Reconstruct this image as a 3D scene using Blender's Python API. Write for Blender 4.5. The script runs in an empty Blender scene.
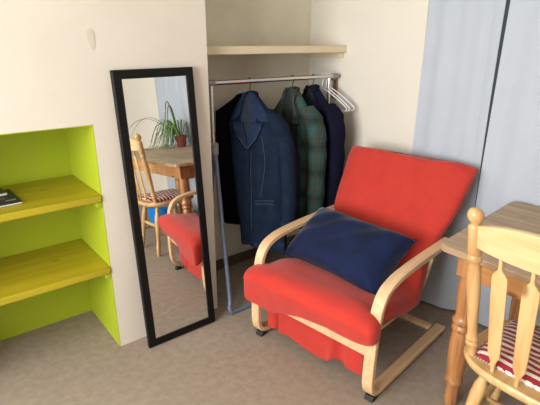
import bpy, bmesh, math, random
from mathutils import Vector, Matrix
random.seed(7)
PI = math.pi
C = bpy.context.scene.collection
W, D = 1.09, 0.424          # right wall, alcove back wall
NL = 1.5
ND, NA, NH = 0.444, 0.594, 1.157   # niche depth, niche right edge, niche height

# ------------------------------------------------------------------ materials
def lin(c):
    return tuple(((v/255)/12.92 if v/255 <= .04045 else ((v/255+.055)/1.055)**2.4) for v in c)+(1,)

def mat(name, col, rough=.6, metal=0, spec=.5, var=0, vscale=8, bump=0, bscale=200, col2=None, stretch=(1,1,1),
        sheen=0, trans=0, coat=0):
    m = bpy.data.materials.new(name); m.use_nodes = True
    nt = m.node_tree; N = nt.nodes; L = nt.links
    b = N['Principled BSDF']
    b.inputs['Base Color'].default_value = lin(col)
    b.inputs['Roughness'].default_value = rough
    b.inputs['Metallic'].default_value = metal
    b.inputs['Specular IOR Level'].default_value = spec
    if sheen:
        b.inputs['Sheen Weight'].default_value = sheen
        b.inputs['Sheen Roughness'].default_value = .4
    if coat: b.inputs['Coat Weight'].default_value = coat
    tc = N.new('ShaderNodeTexCoord'); mp = N.new('ShaderNodeMapping')
    mp.inputs['Scale'].default_value = stretch
    L.new(tc.outputs['Object'], mp.inputs['Vector'])
    if var or col2:
        n = N.new('ShaderNodeTexNoise'); n.inputs['Scale'].default_value = vscale; n.inputs['Detail'].default_value = 6
        n.inputs['Roughness'].default_value = .6
        L.new(mp.outputs[0], n.inputs['Vector'])
        r = N.new('ShaderNodeValToRGB')
        c2 = col2 if col2 else tuple(v*(1-var) for v in col)
        r.color_ramp.elements[0].position = .33; r.color_ramp.elements[1].position = .67
        r.color_ramp.elements[0].color = lin(c2); r.color_ramp.elements[1].color = lin(col)
        L.new(n.outputs['Fac'], r.inputs[0]); L.new(r.outputs[0], b.inputs['Base Color'])
    if bump:
        n2 = N.new('ShaderNodeTexNoise'); n2.inputs['Scale'].default_value = bscale; n2.inputs['Detail'].default_value = 3
        L.new(mp.outputs[0], n2.inputs['Vector'])
        bp = N.new('ShaderNodeBump'); bp.inputs['Strength'].default_value = bump; bp.inputs['Distance'].default_value = .005
        L.new(n2.outputs['Fac'], bp.inputs['Height']); L.new(bp.outputs[0], b.inputs['Normal'])
    if trans:
        t = N.new('ShaderNodeBsdfTranslucent'); t.inputs['Color'].default_value = lin(col)
        mx = N.new('ShaderNodeMixShader'); mx.inputs[0].default_value = trans
        L.new(b.outputs[0], mx.inputs[1]); L.new(t.outputs[0], mx.inputs[2])
        L.new(mx.outputs[0], N['Material Output'].inputs['Surface'])
    return m

def wood(name, light, dark, axis, rough=.45, ring=26, knots=True, coat=.15):
    """grain runs along the given local axis"""
    m = bpy.data.materials.new(name); m.use_nodes = True
    nt = m.node_tree; N = nt.nodes; L = nt.links; b = N['Principled BSDF']
    b.inputs['Roughness'].default_value = rough; b.inputs['Coat Weight'].default_value = coat
    tc = N.new('ShaderNodeTexCoord'); mp = N.new('ShaderNodeMapping')
    s = [ring, ring, ring]; s[axis] = ring*.06
    mp.inputs['Scale'].default_value = s
    L.new(tc.outputs['Object'], mp.inputs['Vector'])
    n = N.new('ShaderNodeTexNoise'); n.inputs['Scale'].default_value = 1.0; n.inputs['Detail'].default_value = 5; n.inputs['Distortion'].default_value = .6
    L.new(mp.outputs[0], n.inputs['Vector'])
    r = N.new('ShaderNodeValToRGB'); r.color_ramp.elements[0].position = .32; r.color_ramp.elements[1].position = .62
    r.color_ramp.elements[0].color = lin(dark); r.color_ramp.elements[1].color = lin(light)
    L.new(n.outputs['Fac'], r.inputs[0])
    out = r.outputs[0]
    if knots:
        mp2 = N.new('ShaderNodeMapping'); s2 = [9, 9, 9]; s2[axis] = 4.5
        mp2.inputs['Scale'].default_value = s2; L.new(tc.outputs['Object'], mp2.inputs['Vector'])
        v = N.new('ShaderNodeTexVoronoi'); v.inputs['Scale'].default_value = 1; L.new(mp2.outputs[0], v.inputs['Vector'])
        r2 = N.new('ShaderNodeValToRGB'); r2.color_ramp.elements[0].position = .06; r2.color_ramp.elements[1].position = .16
        r2.color_ramp.elements[0].color = (.28, .2, .15, 1); r2.color_ramp.elements[1].color = (1, 1, 1, 1)
        L.new(v.outputs['Distance'], r2.inputs[0])
        mx = N.new('ShaderNodeMix'); mx.data_type = 'RGBA'; mx.blend_type = 'MULTIPLY'; mx.inputs['Factor'].default_value = .8
        L.new(out, mx.inputs['A']); L.new(r2.outputs[0], mx.inputs['B']); out = mx.outputs['Result']
    L.new(out, b.inputs['Base Color'])
    bp = N.new('ShaderNodeBump'); bp.inputs['Strength'].default_value = .12; bp.inputs['Distance'].default_value = .002
    L.new(n.outputs['Fac'], bp.inputs['Height']); L.new(bp.outputs[0], b.inputs['Normal'])
    return m

def stripes(name, cols, axis, period, rough=.9, wob=.0):
    """hard colour bands along a local axis: cols = [(position, colour)]"""
    m = bpy.data.materials.new(name); m.use_nodes = True
    nt = m.node_tree; N = nt.nodes; L = nt.links; b = N['Principled BSDF']; b.inputs['Roughness'].default_value = rough
    b.inputs['Sheen Weight'].default_value = .2
    tc = N.new('ShaderNodeTexCoord'); sp = N.new('ShaderNodeSeparateXYZ'); L.new(tc.outputs['Object'], sp.inputs[0])
    v = sp.outputs[axis]
    if wob:
        n = N.new('ShaderNodeTexNoise'); n.inputs['Scale'].default_value = 60; L.new(tc.outputs['Object'], n.inputs['Vector'])
        ma = N.new('ShaderNodeMath'); ma.operation = 'MULTIPLY_ADD'; ma.inputs[1].default_value = wob
        L.new(n.outputs['Fac'], ma.inputs[0]); L.new(v, ma.inputs[2]); v = ma.outputs[0]
    d = N.new('ShaderNodeMath'); d.operation = 'DIVIDE'; d.inputs[1].default_value = period; L.new(v, d.inputs[0])
    f = N.new('ShaderNodeMath'); f.operation = 'FRACT'; L.new(d.outputs[0], f.inputs[0])
    r = N.new('ShaderNodeValToRGB'); r.color_ramp.interpolation = 'CONSTANT'
    while len(r.color_ramp.elements) < len(cols): r.color_ramp.elements.new(.5)
    for e, (p, c) in zip(r.color_ramp.elements, cols): e.position = p; e.color = lin(c)
    L.new(f.outputs[0], r.inputs[0]); L.new(r.outputs[0], b.inputs['Base Color'])
    n2 = N.new('ShaderNodeTexNoise'); n2.inputs['Scale'].default_value = 350; L.new(tc.outputs['Object'], n2.inputs['Vector'])
    bp = N.new('ShaderNodeBump'); bp.inputs['Strength'].default_value = .5; bp.inputs['Distance'].default_value = .004
    L.new(n2.outputs['Fac'], bp.inputs['Height']); L.new(bp.outputs[0], b.inputs['Normal'])
    return m

def plaid_mat():
    m = bpy.data.materials.new('green_tartan'); m.use_nodes = True
    nt = m.node_tree; N = nt.nodes; L = nt.links; b = N['Principled BSDF']; b.inputs['Roughness'].default_value = .95
    tc = N.new('ShaderNodeTexCoord'); sp = N.new('ShaderNodeSeparateXYZ'); L.new(tc.outputs['Object'], sp.inputs[0])
    def band(sock, per, lo, hi, offs=0.0):
        a = N.new('ShaderNodeMath'); a.operation = 'MULTIPLY_ADD'; a.inputs[1].default_value = 1/per; a.inputs[2].default_value = offs
        L.new(sock, a.inputs[0])
        f = N.new('ShaderNodeMath'); f.operation = 'FRACT'; L.new(a.outputs[0], f.inputs[0])
        r = N.new('ShaderNodeValToRGB'); e = r.color_ramp.elements
        e[0].position = lo; e[1].position = hi
        e[0].color = (0, 0, 0, 1); e[1].color = (1, 1, 1, 1)
        x = r.color_ramp.elements.new(min(.99, hi+(hi-lo))); x.color = (0, 0, 0, 1)
        L.new(f.outputs[0], r.inputs[0]); return r.outputs[0]
    def mix(a, col, fac, k):
        x = N.new('ShaderNodeMix'); x.data_type = 'RGBA'
        mm = N.new('ShaderNodeMath'); mm.operation = 'MULTIPLY'; mm.inputs[1].default_value = k
        L.new(fac, mm.inputs[0]); L.new(mm.outputs[0], x.inputs['Factor'])
        if isinstance(a, tuple): x.inputs['A'].default_value = a
        else: L.new(a, x.inputs['A'])
        x.inputs['B'].default_value = lin(col); return x.outputs['Result']
    c = mix(lin((50, 90, 84)), (26, 34, 34), band(sp.outputs[2], .16, .2, .5), .85)
    c = mix(c, (72, 58, 42), band(sp.outputs[0], .085, .25, .5), .6)
    c = mix(c, (72, 58, 42), band(sp.outputs[2], .16, .72, .82), .6)
    c = mix(c, (22, 30, 30), band(sp.outputs[2], .012, .2, .5), .6)
    c = mix(c, (22, 30, 30), band(sp.outputs[0], .012, .2, .5), .45)
    L.new(c, b.inputs['Base Color'])
    return m

M = {}
M['wall'] = mat('off_white_paint', (220, 213, 201), .85, spec=.25, var=.03, vscale=2.2, bump=.10, bscale=14)
M['wall_cream'] = mat('cream_paint', (222, 218, 207), .8, spec=.3, var=.02, vscale=2, bump=.08, bscale=14)
M['alcove'] = mat('old_cream_paint', (222, 216, 198), .85, spec=.2, var=.07, vscale=3, bump=.12, bscale=16)
M['lime'] = mat('lime_green_paint', (166, 181, 40), .55, spec=.35, var=.03, vscale=3, bump=.06, bscale=18)
M['lime_shelf'] = wood('yellow_green_stained_board', (178, 162, 30), (162, 147, 25), 0, .5, 22, True)
M['cream_gloss'] = mat('cream_shelf_paint', (222, 208, 178), .55, var=.04, vscale=5)
M['ceiling'] = mat('ceiling_white', (236, 232, 224), .9)
M['carpet'] = mat('beige_carpet', (162, 149, 135), 1.0, spec=.1, bump=.35, bscale=420, col2=(148, 134, 119), vscale=26)
M['skirt'] = mat('old_baseboard_paint', (98, 82, 64), .7, var=.2, vscale=7)
M['black_frame'] = mat('black_frame', (10, 9, 9), .5, spec=.25, var=.1, vscale=20)
M['mirror'] = mat('mirror_glass', (236, 238, 238), .0, metal=1)
M['backing'] = mat('mirror_backing', (92, 72, 52), .9)
M['red'] = mat('red_cotton_throw', (192, 60, 51), .95, spec=.15, var=.06, vscale=14, bump=.35, bscale=420, sheen=.25)
M['birch'] = wood('birch_veneer', (222, 188, 148), (204, 168, 126), 0, .4, 30, False)
M['birch_edge'] = wood('birch_runner', (206, 172, 134), (184, 150, 112), 0, .45, 40, False)
M['black_plastic'] = mat('black_plastic', (24, 24, 26), .4)
M['velvet'] = mat('navy_velvet', (15, 31, 70), .8, spec=.2, var=.35, vscale=9, bump=.25, bscale=160, sheen=.25)
M['denim'] = mat('blue_denim', (29, 41, 61), .95, spec=.1, bump=.4, bscale=500, col2=(21, 32, 50), vscale=16)
M['denim_dark'] = mat('denim_seam', (38, 53, 78), .95, spec=.1, bump=.4, bscale=500, col2=(30, 44, 68), vscale=60)
M['stitch'] = mat('tan_stitching', (86, 92, 104), .9)
M['black_wool'] = mat('black_wool', (15, 17, 22), .95, spec=.1, var=.3, vscale=12)
M['navy_wool'] = mat('navy_wool', (22, 23, 44), .95, spec=.1, var=.2, vscale=10, bump=.3, bscale=300)
M['tartan'] = plaid_mat()
M['lining_dark'] = mat('dark_lining', (14, 26, 32), .7, var=.3, vscale=10)
M['lining_denim'] = mat('denim_inside', (34, 48, 72), .9, var=.3, vscale=10)
M['steel'] = mat('chromed_steel', (205, 203, 200), .22, metal=1)
M['grey_tube'] = mat('grey_blue_enamel', (104, 116, 138), .4, var=.05, vscale=10)
M['grey_plastic'] = mat('grey_plastic', (140, 140, 142), .5)
M['white_plastic'] = mat('white_plastic', (236, 236, 240), .4)
M['brown_wood'] = wood('brown_wood', (140, 112, 80), (112, 86, 58), 2, .5, 40, False)
M['pine_top'] = wood('worn_pine_top', (182, 156, 124), (146, 118, 86), 1, .5, 24, True)
M['pine_apron'] = wood('orange_pine', (206, 150, 90), (180, 120, 64), 1, .45, 26, True)
M['pine_leg'] = wood('dark_pine_leg', (184, 130, 80), (138, 90, 52), 2, .4, 28, True, .3)
M['pine'] = wood('honey_pine', (212, 176, 122), (190, 148, 94), 2, .4, 30, True, .3)
M['pine_y'] = wood('honey_pine_rail', (220, 192, 144), (204, 170, 118), 1, .4, 30, False, .3)
M['pine_x'] = wood('honey_pine_seat', (214, 180, 126), (192, 154, 102), 0, .4, 30, False, .3)
M['knit'] = stripes('striped_knit', [(0, (146, 26, 44)), (.52, (232, 218, 206))], 0, .029, .95, .004)
M['knit_edge'] = mat('knit_fringe', (214, 190, 180), .95)
M['curtain'] = mat('white_curtain', (200, 209, 221), .95, spec=.1, var=.02, vscale=6, bump=.12, bscale=350, trans=.22)
M['terracotta'] = mat('terracotta', (128, 62, 44), .8, var=.15, vscale=14)
M['soil'] = mat('potting_soil', (40, 30, 24), 1)
M['leaf'] = mat('spider_plant_leaf', (92, 136, 58), .5, col2=(60, 104, 44), vscale=20)
M['leaf_pale'] = mat('spider_plant_pale_stripe', (176, 200, 130), .5)
M['blue'] = mat('blue_plastic', (18, 130, 214), .4)
M['paper'] = mat('paper_pages', (206, 200, 190), .8)
M['print_dark'] = mat('dark_cover', (26, 27, 30), .5, col2=(54, 54, 58), vscale=30)
M['print_black'] = mat('black_cover', (18, 18, 20), .35)
M['print_pale'] = mat('pale_cover_band', (150, 150, 150), .35, col2=(92, 92, 96), vscale=60)
M['white_pvc'] = mat('white_window_frame', (240, 240, 240), .35)
M['stain'] = mat('wall_smudge', (206, 198, 184), .9)
M['chip'] = mat('chipped_plaster', (190, 170, 140), .95, var=.25, vscale=30)
g = bpy.data.materials.new('window_glass'); g.use_nodes = True
gn = g.node_tree.nodes; gb = gn['Principled BSDF']; gb.inputs['Roughness'].default_value = 0; gb.inputs['IOR'].default_value = 1.1
gb.inputs['Transmission Weight'].default_value = 1; M['glass'] = g

# ------------------------------------------------------------------ mesh helpers
def obj(name, bm, m, parent=None, smooth=True, bevel=0, subsurf=0):
    bmesh.ops.recalc_face_normals(bm, faces=bm.faces[:])
    me = bpy.data.meshes.new(name); bm.to_mesh(me); bm.free()
    o = bpy.data.objects.new(name, me); C.objects.link(o)
    me.materials.append(M[m] if isinstance(m, str) else m)
    if smooth:
        for p in me.polygons: p.use_smooth = True
        try: me.set_sharp_from_angle(angle=math.radians(40))
        except Exception: pass
    if bevel:
        md = o.modifiers.new('Bevel', 'BEVEL'); md.width = bevel; md.segments = 2; md.limit_method = 'ANGLE'
    if subsurf:
        md = o.modifiers.new('Subsurf', 'SUBSURF'); md.levels = subsurf; md.render_levels = subsurf
    if parent: o.parent = parent
    return o

def tag(o, label, cat, group=None):
    o['label'] = label; o['category'] = cat
    if group: o['group'] = group
    return o

def thing(name, label, cat, loc=(0, 0, 0), rotz=0, group=None, rot=None):
    o = bpy.data.objects.new(name, None); C.objects.link(o)
    o.location = loc; o.rotation_euler = rot if rot else (0, 0, rotz); o.empty_display_size = .1
    return tag(o, label, cat, group)

def struct(name, bm, m, **k):
    o = obj(name, bm, m, **k); o['kind'] = 'structure'; return o

def box(bm, x0, x1, y0, y1, z0, z1):
    vs = [bm.verts.new(p) for p in ((x0,y0,z0),(x1,y0,z0),(x1,y1,z0),(x0,y1,z0),(x0,y0,z1),(x1,y0,z1),(x1,y1,z1),(x0,y1,z1))]
    for f in ((0,1,2,3),(4,5,6,7),(0,1,5,4),(1,2,6,5),(2,3,7,6),(3,0,4,7)): bm.faces.new([vs[i] for i in f])
    return bm

def B(*a): return box(bmesh.new(), *a)

def loft(bm, rings, closed=True, cap=True):
    R_ = [[bm.verts.new(p) for p in r] for r in rings]
    n = len(R_[0])
    for a, b in zip(R_, R_[1:]):
        for i in range(n if closed else n-1):
            bm.faces.new((a[i], a[(i+1) % n], b[(i+1) % n], b[i]))
    if cap and closed:
        bm.faces.new(R_[0]); bm.faces.new(R_[-1])
    return R_

def lathe(bm, prof, seg=20, c=(0, 0, 0), tilt=None):
    """prof: [(r, z)]; tilt: function z -> (dx, dy)"""
    rings = []
    for r, z in prof:
        dx, dy = tilt(z) if tilt else (0, 0)
        rings.append([(c[0]+dx+r*math.cos(2*PI*i/seg), c[1]+dy+r*math.sin(2*PI*i/seg), c[2]+z) for i in range(seg)])
    loft(bm, rings); return bm

def smooth_path(pts, n=6):
    """Catmull-Rom through the points"""
    P = [Vector(p) for p in pts]; out = []
    for i in range(len(P)-1):
        p0 = P[i-1] if i else P[0]*2-P[1]; p1, p2 = P[i], P[i+1]
        p3 = P[i+2] if i+2 < len(P) else P[-1]*2-P[-2]
        for k in range(n):
            t = k/n
            out.append(.5*((2*p1)+(p2-p0)*t+(2*p0-5*p1+4*p2-p3)*t*t+(3*p1-p0-3*p2+p3)*t**3))
    out.append(P[-1]); return out

def tube(bm, pts, r, seg=10, n=6, straight=False, ry=None):
    P = [Vector(p) for p in pts] if straight else smooth_path(pts, n)
    rings = []; up = None
    for i, p in enumerate(P):
        d = (P[min(i+1, len(P)-1)]-P[max(i-1, 0)]).normalized()
        if up is None:
            up = Vector((0, 0, 1)) if abs(d.z) < .9 else Vector((1, 0, 0))
        a = d.cross(up).normalized(); up = a.cross(d).normalized()
        rr = r(i/(len(P)-1)) if callable(r) else r
        r2 = rr if ry is None else (ry(i/(len(P)-1)) if callable(ry) else ry)
        rings.append([tuple(p+a*rr*math.cos(2*PI*k/seg)+up*r2*math.sin(2*PI*k/seg)) for k in range(seg)])
    loft(bm, rings); return bm

def prism(bm, outline, z0, z1):
    a = [bm.verts.new((x, y, z0)) for x, y in outline]; b = [bm.verts.new((x, y, z1)) for x, y in outline]
    n = len(a); bm.faces.new(a); bm.faces.new(b)
    for i in range(n): bm.faces.new((a[i], a[(i+1) % n], b[(i+1) % n], b[i]))
    return bm

def ribbon(bm, path, width, thick, plane='xz', y=0):
    """band of given thickness following a 2-D path (x,z), extruded in y by width, slightly rounded"""
    P = smooth_path([(p[0], 0, p[1]) for p in path], 5)
    rings = []
    for i, p in enumerate(P):
        d = (P[min(i+1, len(P)-1)]-P[max(i-1, 0)]).normalized()
        n = Vector((-d.z, 0, d.x))*thick/2; w = width/2; b = .003
        ns = n*(1-2*b/thick)
        c = [p+n+Vector((0, y+w-b, 0)), p+ns+Vector((0, y+w, 0)), p-ns+Vector((0, y+w, 0)), p-n+Vector((0, y+w-b, 0)),
             p-n+Vector((0, y-w+b, 0)), p-ns+Vector((0, y-w, 0)), p+ns+Vector((0, y-w, 0)), p+n+Vector((0, y-w+b, 0))]
        rings.append([tuple(v) for v in c])
    loft(bm, rings); return bm

def sheet(bm, f, nu, nv, thick):
    """closed sheet: f(u,v)->point, offset along its normal by thick"""
    G = [[Vector(f(i/nu, j/nv)) for j in range(nv+1)] for i in range(nu+1)]
    def nrm(i, j):
        a = G[min(i+1, nu)][j]-G[max(i-1, 0)][j]; b = G[i][min(j+1, nv)]-G[i][max(j-1, 0)]
        return a.cross(b).normalized()
    T = [[bm.verts.new(G[i][j]+nrm(i, j)*thick/2) for j in range(nv+1)] for i in range(nu+1)]
    Bm = [[bm.verts.new(G[i][j]-nrm(i, j)*thick/2) for j in range(nv+1)] for i in range(nu+1)]
    for i in range(nu):
        for j in range(nv):
            bm.faces.new((T[i][j], T[i+1][j], T[i+1][j+1], T[i][j+1])); bm.faces.new((Bm[i][j], Bm[i][j+1], Bm[i+1][j+1], Bm[i+1][j]))
    for i in range(nu):
        bm.faces.new((T[i][0], Bm[i][0], Bm[i+1][0], T[i+1][0])); bm.faces.new((T[i][nv], T[i+1][nv], Bm[i+1][nv], Bm[i][nv]))
    for j in range(nv):
        bm.faces.new((T[0][j], T[0][j+1], Bm[0][j+1], Bm[0][j])); bm.faces.new((T[nu][j], Bm[nu][j], Bm[nu][j+1], T[nu][j+1]))
    return bm

def copy_tree(o, parent=None):
    c = o.copy(); C.objects.link(c)
    if parent: c.parent = parent
    for ch in list(o.children): copy_tree(ch, c)
    return c

# ------------------------------------------------------------------ the room
XL, YF, H = -3.6, -4.7, 2.5
struct('floor', B(XL-.1, W+.1, YF-.1, .6, -.1, 0), 'carpet', smooth=False)
struct('ceiling', B(XL-.1, W+.1, YF-.1, .6, H, H+.1), 'ceiling', smooth=False)
# chimney breast with the niche left open
bm = bmesh.new()
box(bm, -NA, 0, 0, .52, 0, H)
box(bm, -NL, -NA, 0, .52, NH, H)
box(bm, XL-.1, -NL, 0, .52, 0, H)
box(bm, -NL, -NA, ND, .52, 0, NH)
struct('wall_back', bm, 'wall', smooth=False)
# lime lining of the niche
bm = bmesh.new(); t = .004
box(bm, -NA-t, -NA, .0005, ND, 0, NH); box(bm, -NL, -NA, ND-t, ND, 0, NH)
box(bm, -NL, -NA, .0005, ND, NH-t, NH); box(bm, -NL, -NL+t, .0005, ND, 0, NH)
struct('wall_niche', bm, 'lime', smooth=False)
struct('wall_alcove', B(0, W+.1, D, .52, 0, H), 'alcove', smooth=False)
struct('baseboard_alcove', B(0, W, D-.016, D, 0, .07), 'skirt', bevel=.004)
# right wall with a window opening behind the curtains
WY0, WY1, WZ0, WZ1 = -3.2, -.72, .55, 2.15
bm = bmesh.new()
box(bm, W, W+.1, WY1, .52, 0, H); box(bm, W, W+.1, YF-.1, WY0, 0, H)
box(bm, W, W+.1, WY0, WY1, 0, WZ0); box(bm, W, W+.1, WY0, WY1, WZ1, H)
struct('wall_right', bm, 'wall_cream', smooth=False)
# left wall with the big daylight window
LY0, LY1, LZ0, LZ1 = -2.5, -.45, .75, 2.3
bm = bmesh.new()
box(bm, XL-.1, XL, LY1, 0, 0, H); box(bm, XL-.1, XL, YF-.1, LY0, 0, H)
box(bm, XL-.1, XL, LY0, LY1, 0, LZ0); box(bm, XL-.1, XL, LY0, LY1, LZ1, H)
struct('wall_left', bm, 'wall', smooth=False)
struct('wall_front', B(XL-.1, W+.1, YF-.1, YF, 0, H), 'wall', smooth=False)
def window(name, x0, x1, y0, y1, z0, z1, n):
    bm = bmesh.new(); f = .05
    box(bm, x0, x1, y0, y1, z0, z0+f); box(bm, x0, x1, y0, y1, z1-f, z1)
    for k in range(n+1):
        yc = y0+f/2+(y1-y0-f)*k/n; box(bm, x0, x1, yc-f/2, yc+f/2, z0+f, z1-f)
    fr = struct(name, bm, 'white_pvc', smooth=False)
    for k in range(n):
        a = y0+f/2+(y1-y0-f)*k/n+f/2; b = y0+f/2+(y1-y0-f)*(k+1)/n-f/2
        obj('pane', B((x0+x1)/2-.003, (x0+x1)/2+.003, a, b, z0+f, z1-f), 'glass', fr, smooth=False)
window('window_1', XL-.08, XL-.03, LY0, LY1, LZ0, LZ1, 2)
window('window_2', W+.04, W+.09, WY0, WY1, WZ0, WZ1, 3)
# thin timber bead in the corner beside the curtain
struct('trim_1', B(W-.008, W, -.50, -.485, .0, 2.3), 'wall_cream', smooth=False)
# smudge on the chimney breast, as a thin dab of other paint
bm = bmesh.new()
prism(bm, [(.018*math.cos(a*PI/8)*(1 if math.sin(a*PI/8) > 0 else .8), .042*math.sin(a*PI/8)) for a in range(16)], 0, .0012)
o = obj('paint_smudge', bm, 'stain', smooth=False); o.location = (-.559, -.0002, 1.511); o.rotation_euler = (PI/2, -.08, 0); o['kind'] = 'structure'; o.name = 'trim_2'

# ------------------------------------------------------------------ niche shelves
def niche_shelf(z, label):
    t = thing('niche_shelf', label, 'shelf', (-(NL+NA)/2, 0, z-.033), group=None)
    h = (NL-NA)/2-.005
    obj('board', B(-h, h, -.008, ND-.006, 0, .033), 'lime_shelf', t, bevel=.004)
    obj('batten', B(h-.025, h, .0, ND-.01, -.026, -.0002), 'lime', t, bevel=.002)
    return t
niche_shelf(.833, 'upper yellow-green board shelf in the lime niche, carrying magazines')
niche_shelf(.4636, 'lower yellow-green board shelf in the lime niche, empty')

def magazine(name, label, loc, rz, w, h, th, cover, band):
    t = thing(name, label, 'magazine', loc, rz)
    obj('pages', B(-w/2+.002, w/2-.002, -h/2+.002, h/2-.002, .001, th-.001), 'paper', t, smooth=False)
    bm = bmesh.new(); box(bm, -w/2, w/2, -h/2, h/2, th-.001, th); box(bm, -w/2, w/2, -h/2, h/2, 0, .001)
    box(bm, -w/2-.001, -w/2, -h/2, h/2, 0, th)
    obj('cover', bm, cover, t, smooth=False)
    if band:
        bm = bmesh.new()
        for (a, b, c, d) in band: box(bm, a, b, c, d, th, th+.0006)
        obj('cover_print', bm, 'print_pale', t, smooth=False)
    return t
magazine('magazine', 'dark glossy magazine with grey printed band lying on the upper niche shelf', (-1.012, .205, .8335), .04,
         .2, .235, .009, 'print_dark', [(-.07, .03, .060, .072), (.045, .085, -.075, -.055), (-.02, .05, -.03, -.024), (-.08, -.03, -.10, .03)])
magazine('magazine', 'smaller black booklet lying on top of the dark magazine in the niche', (-1.03, .275, .8432), .10,
         .17, .11, .012, 'print_black', None)

# ------------------------------------------------------------------ leaning mirror
mw, mh, fw = .395, 1.3855, .040
t = thing('mirror', 'tall black-framed mirror leaning on the white wall beside the niche', 'mirror', (-.48453, -.1114, .002))
t.rotation_euler = (Matrix.Rotation(-.010, 3, 'Z') @ Matrix.Rotation(-.06464, 3, 'X') @ Matrix.Rotation(-.00912, 3, 'Y')).to_euler()
bm = bmesh.new()
o_ = [(0, 0), (mw, 0), (mw, mh), (0, mh)]; i_ = [(fw, fw), (mw-fw, fw), (mw-fw, mh-fw), (fw, mh-fw)]
rings = []
for pts, y in ((o_, .02), (o_, -.002), ([(a+(.003 if a < .1 else -.003), b+(.003 if b < .1 else -.003)) for a, b in o_], -.006),
               ([(a-(.002 if a < .1 else -.002), b-(.002 if b < .1 else -.002)) for a, b in i_], -.006), (i_, -.003), (i_, .02)):
    rings.append([bm.verts.new((x, y, z)) for x, z in pts])
for a, b in zip(rings, rings[1:]+rings[:1]):
    for k in range(4): bm.faces.new((a[k], a[(k+1) % 4], b[(k+1) % 4], b[k]))
obj('frame', bm, 'black_frame', t, smooth=False)
obj('glass', B(fw, mw-fw, 0, .005, fw, mh-fw), 'mirror', t, smooth=False)
obj('backing', B(.01, mw-.01, .0202, .0232, .01, mh-.01), 'backing', t, smooth=False)

# ------------------------------------------------------------------ alcove shelf
t = thing('alcove_shelf', 'thick cream painted shelf across the alcove above the clothes rail', 'shelf', (0, 0, 1.48))
obj('board', B(.001, W-.001, .076, D-.001, -.042, 0), 'cream_gloss', t, bevel=.004)
obj('batten', B(W-.024, W-.001, .10, D-.003, -.075, -.0425), 'cream_gloss', t, bevel=.003)

# ------------------------------------------------------------------ garment rack
RY, RZ = .12, 1.292
t = thing('garment_rack', 'grey folding garment rack with chrome rail standing in the alcove', 'clothes rack', (.55, RY, 0))
x0, x1 = -.462, .475
bm = bmesh.new(); tube(bm, [(x0-.023, 0, RZ), (x1+.01, 0, RZ)], .0135, 14, straight=True); obj('rail', bm, 'steel', t)
xr = .435
for x in (x0, xr):
    bm = bmesh.new(); tube(bm, [(x, -.005, .88), (x, 0, RZ)], .011, 12, straight=True); obj('upright', bm, 'steel', t)
    bm = bmesh.new(); lathe(bm, [(.018, 0), (.023, .004), (.023, .064), (.016, .07)], 14, (x, -.010, .90)); obj('clamp', bm, 'grey_plastic', t)
    bm = bmesh.new(); tube(bm, [(x-.032 if x < 0 else x+.07, 0, RZ), (x+.02 if x < 0 else x+.03, 0, RZ)], .017, 14, straight=True); obj('joint', bm, 'grey_plastic', t)
bx0 = -.533; yb = -.233
bm = bmesh.new()
tube(bm, [(x0, -.014, .94), (x0-.028, -.11, .5), (x0-.053, -.20, .11), (bx0, yb+.008, .045), (bx0+.012, yb, .02), (bx0+.05, yb, .014), (0, yb, .014),
          (xr-.04, yb, .014), (xr+.01, yb, .02), (xr+.02, yb+.008, .045), (xr+.014, -.20, .11), (xr+.01, -.11, .5), (xr, -.014, .94)], .0125, 12, 8)
obj('front_leg_frame', bm, 'grey_tube', t)
for x in (x0, xr):
    bm = bmesh.new(); tube(bm, [(x, -.005, .93), (x, .08, .5), (x, .185, .02)], .0125, 12, 8); obj('rear_leg', bm, 'grey_tube', t)
    bm = bmesh.new(); lathe(bm, [(.014, 0), (.017, .003), (.017, .03), (.014, .033)], 12, (x, .186, 0)); obj('rubber_foot', bm, 'black_plastic', t)

# wall hook beside the rail end
t = thing('wall_hook', 'brown wooden wall hook plate with grey knobs by the rail end', 'hook', (W, .155, 1.16))
obj('plate', B(-.016, -.0005, -.016, .016, 0, .12), 'brown_wood', t, bevel=.004)
for z in (.006, .118):
    bm = bmesh.new(); lathe(bm, [(.008, 0), (.012, .006), (.021, .012), (.023, .02), (.018, .03), (.006, .034)], 14)
    bmesh.ops.rotate(bm, verts=bm.verts[:], matrix=Matrix.Rotation(-PI/2, 3, 'Y')); bmesh.ops.translate(bm, verts=bm.verts[:], vec=(-.012, 0, z))
    obj('knob', bm, 'grey_plastic', t)

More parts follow.
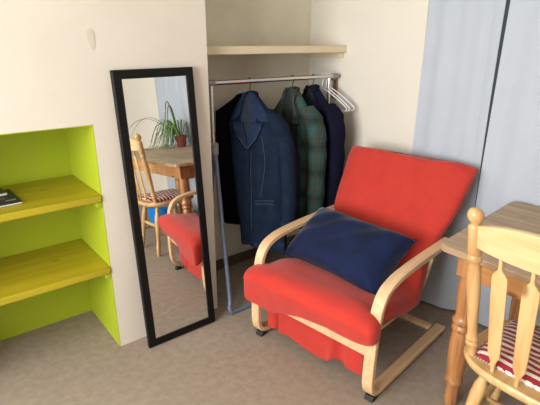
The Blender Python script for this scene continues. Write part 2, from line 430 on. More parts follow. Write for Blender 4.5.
# ------------------------------------------------------------------ jackets
def sgn(v): return 1 if v >= 0 else -1
def jacket(name, label, loc, rz, cloth, lining, L, neck, tip, wN, wF, hd, hemN, hemF, flare=.0, lapel=True, sleeveN=None, sleeveF=None,
           collar='collar', pockets=False, stitch=False, vdepth=.30, cut=0, lap=.07, nk=.036, openf=False, sr=.064):
    """local frame: x along the shoulders, -y is the front, z up from the hem. L = neck height"""
    t = thing(name, label, 'jacket', loc, rz)
    def hw(z, s):
        w, h = (wN, hemN) if s >= 0 else (wF, hemF)
        if z > tip:  # shoulder slope
            k = (z-tip)/(neck-tip); k = min(max(k, 0), 1)
            return w+(nk-w)*k**.9
        k = z/tip
        return h+(w-h)*k**.8
    def hdz(z):
        if z > tip:
            k = min((z-tip)/(neck-tip), 1); return hd*(.85-.25*k)
        return hd*(1+flare*(1-z/tip))
    def fold(s, z):
        k = max(0, 1-z/tip)
        return (.010*math.sin(s*38+1.2+z*2)+.007*math.sin(s*71+.5-z*3))*k**.6+.006*math.sin(z*23+s*11)*(1-abs(2*z/neck-1))
    def surf(s, z, off=0.):
        w = hw(z, s); c = min(abs(s)/w, 1)**(1/.7); si = math.sqrt(max(0, 1-c*c))
        return Vector((s, -(hdz(z)+off)*si**.8 + fold(s, z), z))
    n, zs = 48, [neck*k/26 for k in range(27)]
    zs = sorted(set(zs+[tip, tip+(neck-tip)*.1, tip+(neck-tip)*.25]))
    bm = bmesh.new(); rings = []
    for z in zs:
        r = []
        for i in range(n):
            a = 2*PI*i/n; ca, sa = math.cos(a), math.sin(a)
            s = hw(z, ca)*sgn(ca)*abs(ca)**.7
            y = hdz(z)*sgn(sa)*abs(sa)**.8 + fold(s, z)
            zz = z + (cut*s/.2 if z == 0 else 0)
            r.append((s, y, zz))
        rings.append(r)
    loft(bm, rings); obj('body', bm, cloth, t)
    def patch(nm, rows, m, off=.004, th=.005, par=None, k=10):
        """rows: [(z, s_left, s_right)] laid onto the front"""
        def f(u, v):
            x = v*(len(rows)-1); i = min(int(x), len(rows)-2); a = x-i
            z = rows[i][0]*(1-a)+rows[i+1][0]*a; l = rows[i][1]*(1-a)+rows[i+1][1]*a; r = rows[i][2]*(1-a)+rows[i+1][2]*a
            return surf(l+(r-l)*u, z, off)
        bm = bmesh.new(); sheet(bm, f, k, (len(rows)-1)*5, th); return obj(nm, bm, m, par or t)
    vz = neck-vdepth
    # opening that shows the lining, lapels each side, collar falling from the neck
    if openf:
        patch('lining', [(.01, -.05, openf), (vz, -.05, openf), (neck-.14, -.045, openf*.75), (neck-.05, -.03, .035), (neck-.008, -.018, .018)], lining, .006, .004)
    else:
        patch('lining', [(vz, -.004, .004), (neck-.15, -.045, .05), (neck-.06, -.040, .046), (neck-.008, -.020, .022)], lining, .003, .003)
    if lapel:
        for sg in (-1, 1):
            i0 = openf if (openf and sg > 0) else 0
            rows = [(vz-.01, sg*i0, sg*(i0+.006)), (vz+.05, sg*(i0*.9+.006), sg*(i0*.5+lap*.62)), (vz+vdepth*.38, sg*(i0*.6+.022), sg*(i0*.4+lap*.92)), (vz+vdepth*.46, sg*(i0*.5+.026), sg*(i0*.4+lap*.95))]
            p = patch('lapel', rows, 'denim_dark' if stitch else cloth, .014, .008)
            if stitch:
                bm = bmesh.new(); tube(bm, [surf(r[2]-sg*.006, r[0], .018) for r in rows], .0011, 5); obj('stitching', bm, 'stitch', p)
            rows = [(vz+vdepth*.50, sg*(lap*.80), sg*(lap+.030)), (vz+vdepth*.62, sg*.042, sg*(lap+.020)), (vz+vdepth*.8, sg*.034, sg*lap*.80), (neck-.018, sg*.018, sg*.047), (neck+.008, sg*.004, sg*.026)]
            p = patch('collar_leaf', rows, 'denim_dark' if stitch else cloth, .018, .009)
            if stitch:
                bm = bmesh.new(); tube(bm, [surf(r[2]-sg*.006, r[0], .020) for r in rows[:4]], .0011, 5); obj('stitching', bm, 'stitch', p)
    bm = bmesh.new()
    def cf(u, v):
        a = PI*(-.05+1.1*u); rr = nk+.002+.010*v
        return (rr*math.cos(a), rr*.8*math.sin(a)-.004, neck-.035+.046*v*(.55+.45*math.sin(a)))
    sheet(bm, cf, 20, 4, .006); obj('collar', bm, cloth, t)
    # sleeves hang straight
    for sg, sp in ((1, sleeveN), (-1, sleeveF)):
        if not sp: continue
        bm = bmesh.new()
        pts = [(sg*p[0], p[1], p[2]) for p in sp]
        def rr(k): return sr*(.75+.25*min(1, k*5))-.010*k+.003*math.sin(k*31)+.002*math.sin(k*53)
        tube(bm, pts, rr, 16, 8, ry=lambda k: rr(k)*.8)
        s_ = obj('sleeve', bm, cloth, t)
        e = Vector(pts[-1]); bm = bmesh.new(); lathe(bm, [(.050, 0), (.054, .004), (.054, .045), (.050, .048)], 18, (e.x, e.y, e.z-.004)); obj('cuff', bm, cloth if not stitch else 'denim_dark', s_)
    # placket, buttons, pockets
    patch('placket', [(.012, -.014, .016), (vz*.5, -.014, .016), (vz, -.008, .012)], cloth, .006, .004, k=3)
    for k in range(3):
        bm = bmesh.new(); p = surf(.002, vz-.03-k*.13, .012); lathe(bm, [(.0085, 0), (.0095, .001), (.0085, .003)], 12)
        bmesh.ops.rotate(bm, verts=bm.verts[:], matrix=Matrix.Rotation(PI/2, 3, 'X')); bmesh.ops.translate(bm, verts=bm.verts[:], vec=p); obj('button', bm, 'black_plastic' if not stitch else 'denim', t)
    if pockets:
        for sg in (1,):
            zp = pockets
            p = patch('pocket_flap', [(zp-.03, sg*.05, sg*.165), (zp, sg*.048, sg*.168)], cloth, .008, .005)
            if stitch:
                for dz in (-.024, -.004):
                    bm = bmesh.new(); tube(bm, [surf(sg*(.052+.112*k/6), zp+dz, .0125) for k in range(7)], .0011, 5); obj('stitching', bm, 'stitch', p)
        if stitch:
            for sg in (1,):
                bm = bmesh.new(); tube(bm, [surf(sg*(.085+.02*math.sin(k*.5)), zp+.02+k*.06, .004) for k in range(7)], .0011, 5); obj('stitching', bm, 'stitch', t)
            bm = bmesh.new(); tube(bm, [surf(.022, .02+k*(vz-.05)/8, .0095) for k in range(9)], .0011, 5); obj('stitching', bm, 'stitch', t)
            patch('hem_band', [(.004, -hemF*.96, hemN*.96), (.035, -hemF*.96, hemN*.96)], 'denim_dark', .003, .003, k=24)
    return t

def deg(a): return math.radians(a)
# (hem heights are chosen so that collars hang just below the rail)
hz = .30
jacket('jacket', 'long blue denim jacket with notched collar and stitched pocket on the rail', (.345, .115, hz), deg(-58), 'denim', 'lining_denim',
       0, 1.225-hz, 1.055-hz, .195, .135, .045, .235, .055, .6, True,
       [(.10, .01, .805), (.178, .0, .735), (.226, -.006, .60), (.246, -.016, .38), (.256, -.034, .14)],
       None, pockets=.31, stitch=True, vdepth=.30, lap=.095, cut=-.03)
hz = .375
jacket('jacket', 'plain black jacket at the left end of the rail, half behind the denim one', (.385, .245, hz), deg(-52), 'black_wool', 'lining_dark',
       0, 1.20-hz, 1.10-hz, .09, .180, .034, .09, .180, .15, True, None, None, lap=.05, vdepth=.2)
hz = .34
jacket('jacket', 'green and brown tartan jacket with dark lining hanging mid rail', (.668, .12, hz), deg(-70), 'tartan', 'lining_dark',
       0, 1.232-hz, 1.05-hz, .165, .165, .05, .13, .17, .2, True,
       [(.10, .005, .77), (.150, -.005, .71), (.186, -.012, .60), (.196, -.022, .38), (.198, -.035, .08)],
       [(.13, .01, .735), (.165, .0, .665), (.188, .0, .54), (.19, .0, .35), (.185, .0, .08)], lap=.05, vdepth=.40, openf=.10, sr=.070)
hz = .36
jacket('jacket', 'dark navy wool jacket at the right end of the rail', (.84, .12, hz), deg(-80), 'navy_wool', 'lining_dark',
       0, 1.235-hz, 1.09-hz, .17, .165, .042, .17, .17, .2, True,
       [(.12, .01, .755), (.175, .0, .70), (.203, -.006, .58), (.21, -.015, .33), (.205, -.025, .1)],
       [(.13, .01, .735), (.165, .0, .685), (.188, .0, .56), (.19, .0, .33), (.185, .0, .1)], lap=.045, vdepth=.2)

# ------------------------------------------------------------------ hangers in the jackets (only hook and neck show)
def hook_pts(dx=0):
    r = .0175
    pts = [(0, 0, -.075), (0, 0, -.045), (.004, 0, -.028)]
    for k in range(9):
        a = -.25*PI+k*(1.2*PI)/8
        pts.append((r*math.cos(a)+.0, 0, r*math.sin(a)))
    return pts
def hanger(label, x, y, rz, hook_m, bar_m, group, drop=.0, w=.15):
    t = thing('coat_hanger', label, 'hanger', (x, y, RZ), rz, group)
    bm = bmesh.new(); tube(bm, [(p[1], p[0], p[2]) for p in hook_pts()], .0028, 8, 4); obj('hook', bm, hook_m, t)
    bm = bmesh.new()
    tube(bm, [(-w, 0, -.215), (-w*.55, 0, -.158), (-.02, 0, -.092), (0, 0, -.076), (.02, 0, -.092), (w*.55, 0, -.158), (w, 0, -.215)], .006, 10, 5)
    obj('shoulder_bar', bm, bar_m, t)
    return t
# the hook runs across the rail, so hangers are turned like the jackets
G = 'black hangers holding jackets on the rail'
hanger('black hanger inside the blue denim jacket', .345, .12, deg(-61), 'black_plastic', 'black_plastic', G, w=.1)
hanger('black hanger inside the tartan jacket', .668, .12, deg(-74), 'black_plastic', 'black_plastic', G, w=.13)
hanger('black hanger inside the navy wool jacket', .84, .12, deg(-80), 'black_plastic', 'black_plastic', G, w=.13)

# empty white plastic hangers at the right end
def white_hanger(label, x, rz):
    t = thing('coat_hanger', label, 'hanger', (x, .12, RZ), rz, 'empty white hangers at the rail end')
    bm = bmesh.new(); tube(bm, [(p[1], p[0], p[2]) for p in hook_pts()], .0026, 8, 4); obj('hook', bm, 'white_plastic', t)
    bm = bmesh.new(); w = .19
    tube(bm, [(0, 0, -.07), (.03, 0, -.082), (w*.6, 0, -.13), (w-.015, 0, -.172), (w, 0, -.188), (w-.006, 0, -.204), (w-.03, 0, -.208), (0, 0, -.208),
              (-w+.03, 0, -.208), (-w+.006, 0, -.204), (-w, 0, -.188), (-w+.015, 0, -.172), (-w*.6, 0, -.13), (-.03, 0, -.082), (0, 0, -.07)], .0031, 8, 4)
    obj('frame', bm, 'white_plastic', t)
    return t
white_hanger('empty white plastic hanger next to the navy jacket', .925, deg(-79))
white_hanger('empty white plastic hanger, middle of the three at the rail end', .96, deg(-83))
white_hanger('empty white plastic hanger nearest the right wall', .992, deg(-78))

# ------------------------------------------------------------------ armchair
AX, AY, AR = .091, -.710, math.atan2(.1314, .9913)
chair = thing('armchair', 'bentwood armchair with red fabric cover beside the clothes alcove', 'armchair', (AX, AY, 0), AR)
for sg in (1, -1):
    y = sg*.345
    bm = bmesh.new()
    ribbon(bm, [(.700, .032), (.45, .032), (.10, .032), (.03, .034), (-.012, .050), (-.032, .095), (-.034, .18), (-.026, .32), (-.010, .43), (.004, .475), (.032, .515), (.082, .540), (.17, .556), (.36, .564), (.64, .566)],
           .052, .024, y=y)
    f = obj('side_frame', bm, 'birch', chair)
    bm = bmesh.new(); box(bm, -.022, .022, y-.022, y+.022, 0, .024); bmesh.ops.translate(bm, verts=[v for v in bm.verts if v.co.z > .02 and v.co.x < 0], vec=(.010, 0, 0))
    obj('foot', bm, 'black_plastic', chair, bevel=.003)
    bm = bmesh.new(); box(bm, .66, .69, y-.02, y+.02, 0, .02); obj('foot', bm, 'black_plastic', chair, bevel=.003)
obj('front_rail', B(-.034, -.014, -.319, .319, .232, .30), 'birch', chair, bevel=.004)
obj('rear_rail', B(.60, .64, -.319, .319, .046, .068), 'birch', chair, bevel=.004)
for sg in (1, -1):
    bm = bmesh.new(); ribbon(bm, [(-.01, .27), (.25, .262), (.44, .27), (.535, .30), (.60, .40), (.67, .53), (.77, .70), (.83, .84)], .035, .018, y=sg*.27)
    obj('seat_rail', bm, 'birch', chair)
# red cover over the cushion: (depth, height of the mid line, half width, thickness)
ST = [(-.100, .366, .360, .030), (-.096, .367, .372, .085), (-.082, .369, .380, .130), (-.058, .372, .384, .152), (-.028, .375, .380, .154), (.004, .376, .362, .146), (.03, .375, .340, .136),
      (.10, .370, .336, .124), (.2, .345, .335, .118), (.30, .325, .334, .115), (.40, .320, .332, .115), (.475, .338, .330, .12), (.535, .395, .326, .125),
      (.575, .465, .324, .12), (.622, .545, .332, .11), (.672, .64, .346, .10), (.735, .745, .356, .09), (.792, .845, .364, .078), (.822, .893, .366, .062), (.831, .909, .362, .03)]
P = smooth_path([(s[0], s[2], s[1]) for s in ST], 4)
TH = smooth_path([(s[3], 0, 0) for s in ST], 4)
rings = []; nseg = 72
for i, p in enumerate(P):
    a, b = P[max(i-1, 0)], P[min(i+1, len(P)-1)]
    d = Vector((b.x-a.x, 0, b.z-a.z)).normalized(); nr = Vector((-d.z, 0, d.x)); th = TH[i].x/2; w = p.y
    k = i/(len(P)-1); r = []
    for j in range(nseg):
        A = 2*PI*j/nseg; ca, sa = math.cos(A), math.sin(A)
        ly = w*sgn(ca)*abs(ca)**.42; q = th*sgn(sa)*abs(sa)**.6
        g_ = min(1, max(0, (k-.12)*4))
        if sa > 0: q += (.006*math.sin(ly*9+k*14)+.004*math.sin(ly*21-k*27))*g_+.008*math.cos(ly*PI/.7)*g_
        else: q += .008*math.sin(ly*13+k*16)*g_+.010*math.sin(ly*7+1)*(1-g_)
        z_ = 0; x_ = 0
        if k > .72:
            e = (k-.72)/.28; z_ = (-.010*math.cos(ly*6)+.014*max(0, -ly/.36)*-1+.006*math.sin(ly*11)+.014*math.exp(-((ly+.24)/.09)**2)-.012*max(0, -ly-.28)/.08)*e; x_ = .035*max(0, -ly-.1)/.26*e
        if k < .28: z_ = (-.040*min(1, max(0, ly+.08)/.26)*(2.5 if sa < 0 else .2)+.012*max(0, -ly-.1)/.3)*(1-k/.28)
        yo = 0
        if k > .55: yo = .012+(.045*max(0, -ly-.15)/.2*max(0, 1-abs(k-.68)/.13))
        r.append((p.x+nr.x*q+x_, ly+yo, p.z+nr.z*q+z_))
    rings.append(r)
bm = bmesh.new(); loft(bm, rings); cover = obj('cover', bm, 'red', chair)
# skirt hanging behind the front rail
def kf(u, v):
    ly = .305-.59*u
    bot = .052+.026*u+.010*math.sin(u*8+.6)+.03*math.exp(-((u-.74)/.035)**2)
    z = .32+(bot-.32)*v
    return (.012+.010*v*math.sin(u*6+.3)+.03*v*math.exp(-((u-.80)/.05)**2)-.02*v*math.exp(-((u-.72)/.03)**2)+.035*v*math.exp(-((u-.10)/.022)**2)-.012*v*math.exp(-((u-.15)/.03)**2), ly, z)
bm = bmesh.new(); sheet(bm, kf, 80, 12, .006); obj('cover_skirt', bm, 'red', chair)

# ------------------------------------------------------------------ pillow
def pillow(bm, w, h, th, n=28):
    rows = []
    def pt(u, v, s):
        x = (u-.5)*2; y = (v-.5)*2
        e = max(0, (1-x**4)*(1-y**4))**.55
        px = x*w/2*(1-.07*(1-abs(y)**2)*abs(x)**3); py = y*h/2*(1-.09*(1-abs(x)**2)*abs(y)**3)
        z = s*th/2*e+.006*math.sin(x*5+y*4)*e+.004*math.sin(x*11-y*9)*e
        return (px, py, z)
    T = [[bm.verts.new(pt(i/n, j/n, 1)) for j in range(n+1)] for i in range(n+1)]
    Bq = [[(T[i][j] if i in (0, n) or j in (0, n) else bm.verts.new(pt(i/n, j/n, -1))) for j in range(n+1)] for i in range(n+1)]
    for i in range(n):
        for j in range(n):
            bm.faces.new((T[i][j], T[i+1][j], T[i+1][j+1], T[i][j+1])); bm.faces.new((Bq[i][j], Bq[i][j+1], Bq[i+1][j+1], Bq[i+1][j]))
    return bm
pl = thing('cushion', 'navy blue velvet cushion propped on the red armchair', 'cushion', (0, 0, 0))
bm = bmesh.new(); pillow(bm, .62, .36, .21); obj('cover', bm, 'velvet', pl)
bm = bmesh.new()
q = []
for k in range(81):
    a = k/80*4; e = int(a) % 4; f = (a-int(a))*2-1
    x, y = [(f, -1), (1, f), (-f, 1), (-1, -f)][e]
    q.append((x*.31*(1-.07*(1-abs(y)**2)*abs(x)**3), y*.18*(1-.09*(1-abs(x)**2)*abs(y)**3), 0))
tube(bm, q, .0035, 6, straight=True); obj('piping', bm, 'velvet', pl)
# local x = width, local y = up the cushion, local z = its face
def chair_pt(u, l, z): return Vector((AX+.9913*u-.1314*l, AY+.1314*u+.9913*l, z))
PB, PT_ = chair_pt(.195, .062, .415), chair_pt(.452, .04, .592)
xw = Vector((.15, -.985, .07)).normalized(); yw = (PT_-PB).normalized(); xw = (xw-yw*xw.dot(yw)).normalized(); zw = xw.cross(yw)
pl.rotation_euler = Matrix((xw, yw, zw)).transposed().to_euler(); pl.location = (PB+PT_)/2

# ------------------------------------------------------------------ curtains
def curtain(label, y0, y1, z0, z1, ph, group, nf, amp, kick=0, lift=0):
    yc = (y0+y1)/2
    t = thing('curtain', label, 'curtain', (W-.028, yc, 0), group=group)
    def f(u, v):
        y = y0+(y1-y0)*u; z = z1+(z0-z1)*v
        x = amp*(math.sin(2*PI*nf*u+ph+.5*math.sin(v*2))*.6+.4*math.sin(2*PI*nf*1.7*u+1.3*ph-v))
        x -= kick*max(0, v-.72)**1.5*6*max(0, 1-abs(u-.75)*1.3)
        x -= lift*max(0, (u-.955)/.045)**1.2
        x += (.016 if not lift and u < .11 else 0)*(1-u/.11)
        return (x, y-yc+.008*math.sin(v*4+u*5), z)
    bm = bmesh.new(); sheet(bm, f, 90, 24, .003); obj('fabric', bm, 'curtain', t)
    for k in range(5):
        bm = bmesh.new()
        yy = y0+(y1-y0)*(.06+.22*k)-yc
        ring = [(.0+.019*math.cos(a*PI/6)*1, yy, z1+.012+.019*math.sin(a*PI/6)) for a in range(13)]
        tube(bm, ring, .0022, 6, straight=True)
        obj('ring', bm, 'grey_plastic', t)
    return t
CG = 'white curtains across the right-hand window'
curtain('pale curtain panel behind the armchair, left of the dark gap', -.922, -.515, .015, 2.28, .4, CG, 2.2, .008, .10)
curtain('pale curtain panel right of the dark gap, behind the pine table', -2.1, -.948, .015, 2.28, 2.0, CG, 5, .008, 0, .012)
curtain('pale curtain panel seen only in the mirror, behind the plant', -3.22, -2.105, .015, 2.28, 1.1, CG, 5, .008)
t = thing('curtain_rod', 'grey metal rod that carries the pale curtains', 'curtain rod', (W, -1.87, 2.292))
bm = bmesh.new(); tube(bm, [(-.028, -1.42, 0), (-.028, 1.42, 0)], .009, 12, straight=True); obj('rod', bm, 'grey_plastic', t)
for y in (-1.38, 0, 1.38):
    bm = bmesh.new(); tube(bm, [(-.001, y, 0), (-.022, y, 0)], .007, 10, straight=True); obj('bracket', bm, 'grey_plastic', t)

# ------------------------------------------------------------------ pine table
TZ = .765; tx0, tx1 = .283, 1.042; ty1, ty0 = -1.160, -2.72
tcx, tcy = (tx0+tx1)/2, (ty0+ty1)/2; th_ = math.atan2(.062, .77)
table = thing('table', 'worn pine dining table with turned legs by the curtains', 'table', (tcx, tcy, 0), 0)
hx, hy = (tx1-tx0)/2, (ty1-ty0)/2
def rrect(hx, hy, r, skew=0):
    out = []
    for cx, cy, a0 in ((hx-r, hy-r, 0), (-hx+r, hy-r, 90), (-hx+r, -hy+r, 180), (hx-r, -hy+r, 270)):
        for k in range(7):
            a = math.radians(a0+15*k); out.append((cx+r*math.cos(a), cy+r*math.sin(a)))
    return [(x, y+skew*x) for x, y in out]
SK = .085
bm = bmesh.new()
ol = rrect(hx, hy, .035)
# left end of the top is a little out of square, like the photograph
ol = [(x, y+(SK*x if y > 0 else 0)) for x, y in ol]
prism(bm, ol, TZ-.027, TZ); obj('tabletop', bm, 'pine_top', table, bevel=.005)
ax, ay = hx-.102, hy-.130
for nm, a in (('apron', (-ax-.011, -ax+.011, -ay+.03, ay-.03)), ('apron', (ax-.011, ax+.011, -ay+.03, ay-.03)),
              ('apron', (-ax+.03, ax-.03, ay-.011, ay+.011)), ('apron', (-ax+.03, ax-.03, -ay-.011, -ay+.011))):
    obj('apron', B(*a, TZ-.145, TZ-.0275), 'pine_apron', table, bevel=.002)
LEG = [(r*1.22, z) for r, z in [(.017, 0), (.02, .012), (.024, .03), (.022, .09), (.024, .115), (.031, .127), (.031, .138), (.026, .148), (.028, .165), (.032, .23), (.034, .30), (.031, .362), (.027, .378),
       (.033, .386), (.035, .396), (.031, .406), (.028, .412), (.034, .420), (.036, .432), (.031, .444), (.028, .454), (.030, .475), (.033, .53), (.033, .60), (.030, .63), (.034, .637)]]
for sx in (-1, 1):
    for sy in (-1, 1):
        bm = bmesh.new(); lathe(bm, LEG, 24, (sx*ax, sy*ay, 0)); box(bm, sx*ax-.040, sx*ax+.040, sy*ay-.040, sy*ay+.040, .635, TZ-.0275)
        obj('leg', bm, 'pine_leg', table)

# ------------------------------------------------------------------ dining chair
CX, CY = .335, -1.612
dc = thing('dining_chair', 'honey pine farmhouse chair with flat spindles drawn up to the table', 'chair', (CX, CY, 0), 0)
SZ = .45
out = []
for k in range(48):
    a = 2*PI*k/48; ca, sa = math.cos(a), math.sin(a)
    ex = .62 if ca < 0 else .42
    out.append(((.225 if ca > 0 else .222)*sgn(ca)*abs(ca)**ex, (.235 if ca < 0 else .225)*sgn(sa)*abs(sa)**.72))
bm = bmesh.new()
rings = []
for z, k in ((SZ-.036, .93), (SZ-.03, .975), (SZ-.016, 1.0), (SZ-.005, .992), (SZ, .97)):
    rings.append([(x*k, y*k, z) for x, y in out])
loft(bm, rings); obj('seat', bm, 'pine_x', dc)
# back posts lean outwards and back
PB_, PTT = (-.150, .178, SZ-.01), (-.235, .205, 1.014)
POST = [(.013, -.0), (.016, .01), (.017, .03), (.0185, .045), (.022, .05), (.0225, .058), (.0185, .064), (.022, .070), (.0225, .080), (.018, .088), (.0165, .11), (.020, .20), (.0235, .28),
        (.0225, .33), (.018, .365), (.018, .372), (.0235, .380), (.024, .392), (.019, .40), (.0225, .408), (.0225, .495), (.0215, .500), (.0145, .507), (.015, .511), (.0215, .519), (.0262, .531), (.0250, .545), (.017, .556), (.005, .561)]
LP = PTT[2]-PB_[2]; kz = LP/.56
for sg in (1, -1):
    bm = bmesh.new()
    lathe(bm, [(r, z*kz) for r, z in POST], 20, (PB_[0], sg*PB_[1], PB_[2]), lambda z: ((PTT[0]-PB_[0])*z/LP, sg*(PTT[1]-PB_[1])*z/LP))
    obj('back_post', bm, 'pine', dc)
def bx(z, y):   # depth of the back at height z, bowed between the posts
    k = (z-PB_[2])/LP; return PB_[0]+(PTT[0]-PB_[0])*k-.035*(1-(y/.2)**2)
# crest rail: bowed, arched along its top
def cr(u, v):
    y = -.195+.39*u; a = 1-(2*u-1)**2
    z = .884-.004*a+(.072+.045*a)*v; return (bx(z, y), y, z)
bm = bmesh.new(); sheet(bm, cr, 24, 6, .02); obj('crest_rail', bm, 'pine_y', dc, bevel=.003)
# flat arrow spindles
SP = [(0, .006, .006), (.035, .0065, .0065), (.05, .010, .006), (.072, .019, .0055), (.09, .0205, .0055), (.24, .0235, .0055), (.365, .0245, .0055), (.378, .0225, .0055), (.390, .014, .0055), (.398, .0085, .006), (.408, .0062, .0062), (.455, .006, .006)]
for yb_, yt in ((.084, .1), (0.0, .0), (-.084, -.1)):
    bm = bmesh.new(); rings = []
    zb = SZ-.008; zt = .897
    for s, w, d in SP:
        k = s/.455; z = zb+(zt-zb)*k; y = yb_+(yt-yb_)*k
        xb = -.195 if abs(yb_) < .05 else -.186
        x = xb+(bx(zt, yt)-xb)*k
        rings.append([(x+sx*d, y+sy*w, z) for sx, sy in ((-1, -.75), (-.6, -1), (.6, -1), (1, -.75), (1, .75), (.6, 1), (-.6, 1), (-1, .75))])
    loft(bm, rings); obj('spindle', bm, 'pine', dc)
CL = [(.011, 0), (.014, .012), (.017, .05), (.019, .075), (.015, .085), (.019, .092), (.019, .102), (.014, .112), (.016, .16), (.022, .24), (.0245, .29), (.022, .335), (.015, .36), (.0155, .37), (.019, .376), (.019, .384), (.013, .395), (.013, SZ-.03)]
feet = {}
for nm, tx, ty, bx_, by in (('rl', -.12, .125, -.185, .175), ('rr', -.12, -.125, -.185, -.175), ('fl', .15, .16, .195, .205), ('fr', .15, -.16, .195, -.205)):
    bm = bmesh.new(); lathe(bm, CL, 18, (bx_, by, 0), lambda z: ((tx-bx_)*z/.42, (ty-by)*z/.42)); obj('leg', bm, 'pine', dc); feet[nm] = ((bx_, by), (tx, ty))
def leg_at(nm, z): (a, b), (c, d) = feet[nm]; k = z/.42; return Vector((a+(c-a)*k, b+(d-b)*k, z))
def rung(a, b):
    bm = bmesh.new(); tube(bm, [a, a.lerp(b, .5), b], lambda k: .008+.007*math.sin(PI*k), 12, 8); obj('stretcher', bm, 'pine', dc)
rung(leg_at('rl', .17), leg_at('fl', .17)); rung(leg_at('rr', .17), leg_at('fr', .17))
rung((leg_at('rl', .17)+leg_at('fl', .17))/2, (leg_at('rr', .17)+leg_at('fr', .17))/2)
rung(leg_at('rl', .24), leg_at('rr', .24))

# striped seat pad
pad = thing('seat_pad', 'red and white striped knitted pad on the pine chair seat', 'cushion', (CX+.015, CY-.0, SZ), 0)
def padf(x, y, top):
    e = max(0, (1-abs(x)**5)*(1-abs(y)**5))**.5
    return .004+(.026+.003*math.sin(x*9)*math.sin(y*7))*e if top else .001
bm = bmesh.new(); n = 36
T = []; Bo = []
def pxy(i, j):
    x = (i/n-.5)*2; y = (j/n-.5)*2
    wob = .004*math.sin(j*1.9) if i in (0, n) else 0; wob2 = .004*math.sin(i*1.9) if j in (0, n) else 0
    return x*.172*(1-.10*max(0, -x)*y*y)+wob-.01, y*(.182-.012*(x < 0)*abs(x))+wob2, x, y
for i in range(n+1):
    T.append([]); Bo.append([])
    for j in range(n+1):
        a, b, x, y = pxy(i, j)
        T[-1].append(bm.verts.new((a, b, padf(x, y, True)))); Bo[-1].append(bm.verts.new((a, b, .001)))
for i in range(n):
    for j in range(n):
        bm.faces.new((T[i][j], T[i+1][j], T[i+1][j+1], T[i][j+1])); bm.faces.new((Bo[i][j], Bo[i][j+1], Bo[i+1][j+1], Bo[i+1][j]))
for i in range(n):
    bm.faces.new((T[i][0], Bo[i][0], Bo[i+1][0], T[i+1][0])); bm.faces.new((T[i][n], T[i+1][n], Bo[i+1][n], Bo[i][n]))
    bm.faces.new((T[0][i], T[0][i+1], Bo[0][i+1], Bo[0][i])); bm.faces.new((T[n][i], Bo[n][i], Bo[n][i+1], T[n][i+1]))
obj('knitted_cover', bm, 'knit', pad)
bm = bmesh.new()
for k in range(34):
    y = -.168+k*.0102
    box(bm, -.183, -.174, y-.0022, y+.0022, .0012, .0042)
obj('fringe', bm, 'knit_edge', pad, smooth=False)

# ------------------------------------------------------------------ plant on the table (seen in the mirror)
PX, PY, PZ = .93, -2.38, TZ
pot = thing('potted_plant', 'spider plant with long arching leaves in a terracotta pot, seen in the mirror', 'plant', (PX, PY, PZ))
bm = bmesh.new(); lathe(bm, [(.04, 0), (.045, .004), (.058, .085), (.064, .087), (.066, .115), (.058, .116), (.055, .09), (.004, .088)], 24); obj('pot', bm, 'terracotta', pot)
bm = bmesh.new(); lathe(bm, [(.054, .088), (.054, .1), (.004, .104)], 20); obj('soil', bm, 'soil', pot)
def leaf(bm, ang, L_, rise, fall, w, curl=0):
    base = Vector((.02*math.cos(ang), .02*math.sin(ang), .1)); pts = []
    for k in range(13):
        s = k/12; r = L_*s; z = rise*math.sin(min(1, s*1.25)*PI/2*1.0)*(1 if s < .4 else 1)-fall*max(0, s-.25)**2
        a = ang+curl*s; pts.append(base+Vector((min(r*math.cos(a), .075), r*math.sin(a), max(z, -.095 + .02*random.random()))))
    L1 = []; R1 = []; M1 = []
    for k, p in enumerate(pts):
        d = (pts[min(k+1, 12)]-pts[max(k-1, 0)]).normalized(); s = d.cross(Vector((0, 0, 1)))
        s = s.normalized() if s.length > 1e-4 else Vector((1, 0, 0)); ww = w*(1-(k/12)**2.5)*.5*(.6+.4*min(1, k/4))+.0006
        nn = s.cross(d).normalized()
        L1.append([tuple(p-s*ww+nn*.002), tuple(p-nn*.0015), tuple(p+s*ww+nn*.002), tuple(p+nn*.0015)])
    loft(bm, L1)
random.seed(11)
specs = []
for k in range(44):
    specs.append((random.gauss(deg(-125), .75), random.uniform(.14, .36), random.uniform(.08, .28), random.uniform(.5, 1.1), .016, random.uniform(-.5, .5)))
specs += [(deg(-118), .78, .27, .36, .015, .1), (deg(-125), .66, .30, .50, .015, .15), (deg(-112), .55, .22, .62, .014, .2), (deg(-115), .24, .52, 1.0, .016, .3), (deg(-105), .20, .48, 1.1, .016, 0), (deg(-135), .18, .44, 1.0, .016, 0),
          (deg(160), .2, .2, .75, .013, .2), (deg(200), .24, .2, .85, .013, .2), (deg(230), .25, .16, .8, .013, .2)]
for a, l, r, f, w, c in specs:
    bm = bmesh.new(); leaf(bm, a, l, r, f, w, c); obj('leaf', bm, 'leaf' if random.random() < .75 else 'leaf_pale', pot)

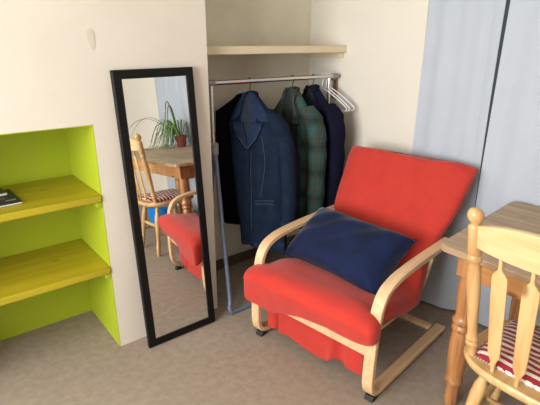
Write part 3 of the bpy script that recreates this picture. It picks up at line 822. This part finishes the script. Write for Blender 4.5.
# blue tub under the table, seen in the mirror
t = thing('tub', 'blue plastic tub on the carpet under the pine table', 'tub', (.62, -2.42, 0))
bm = bmesh.new(); lathe(bm, [(.11, 0), (.115, .004), (.14, .19), (.147, .192), (.149, .2), (.138, .2), (.133, .19), (.108, .01), (.004, .009)], 28); obj('body', bm, 'blue', t)
for sg in (1, -1):
    bm = bmesh.new(); tube(bm, [(.0, sg*.135, .175), (.02, sg*.155, .2), (0.05, sg*.158, .215), (.08, sg*.15, .2), (.09, sg*.125, .178)], .006, 8); obj('handle', bm, 'blue', t)

# ------------------------------------------------------------------ light
w = bpy.data.worlds.new('World'); bpy.context.scene.world = w; w.use_nodes = True
bg = w.node_tree.nodes['Background']; bg.inputs[0].default_value = (.80, .90, 1, 1); bg.inputs[1].default_value = .10
def area(name, loc, rot, sx, sy, power, col):
    l = bpy.data.lights.new(name, 'AREA'); l.shape = 'RECTANGLE'; l.size = sx; l.size_y = sy; l.energy = power; l.color = col
    o = bpy.data.objects.new(name, l); o.location = loc; o.rotation_euler = rot; C.objects.link(o); return o
# daylight through the left window
area('daylight_left', (XL+.01, (LY0+LY1)/2, (LZ0+LZ1)/2), (0, -PI/2, 0), LZ1-LZ0, LY1-LY0, 165, (1, .985, .965))

# ------------------------------------------------------------------ camera
cam = bpy.data.cameras.new('Camera'); co = bpy.data.objects.new('Camera', cam); C.objects.link(co)
f_, yaw, pitch, roll = 458.5763, .671752, .336198, .001996
fwd = Vector((math.sin(yaw)*math.cos(pitch), math.cos(yaw)*math.cos(pitch), -math.sin(pitch)))
rt = Vector((math.cos(yaw), -math.sin(yaw), 0)); up = rt.cross(fwd)
r2 = rt*math.cos(roll)+up*math.sin(roll); u2 = -rt*math.sin(roll)+up*math.cos(roll)
co.matrix_world = Matrix.Translation((-1.23842, -2.05868, 1.5)) @ Matrix((r2, u2, -fwd)).transposed().to_4x4()
cam.sensor_width = 36; cam.lens = f_/540*36; cam.clip_start = .02
sc = bpy.context.scene; sc.camera = co
sc.view_settings.view_transform = 'Standard'; sc.view_settings.look = 'None'; sc.view_settings.exposure = 0.18; sc.view_settings.gamma = 1
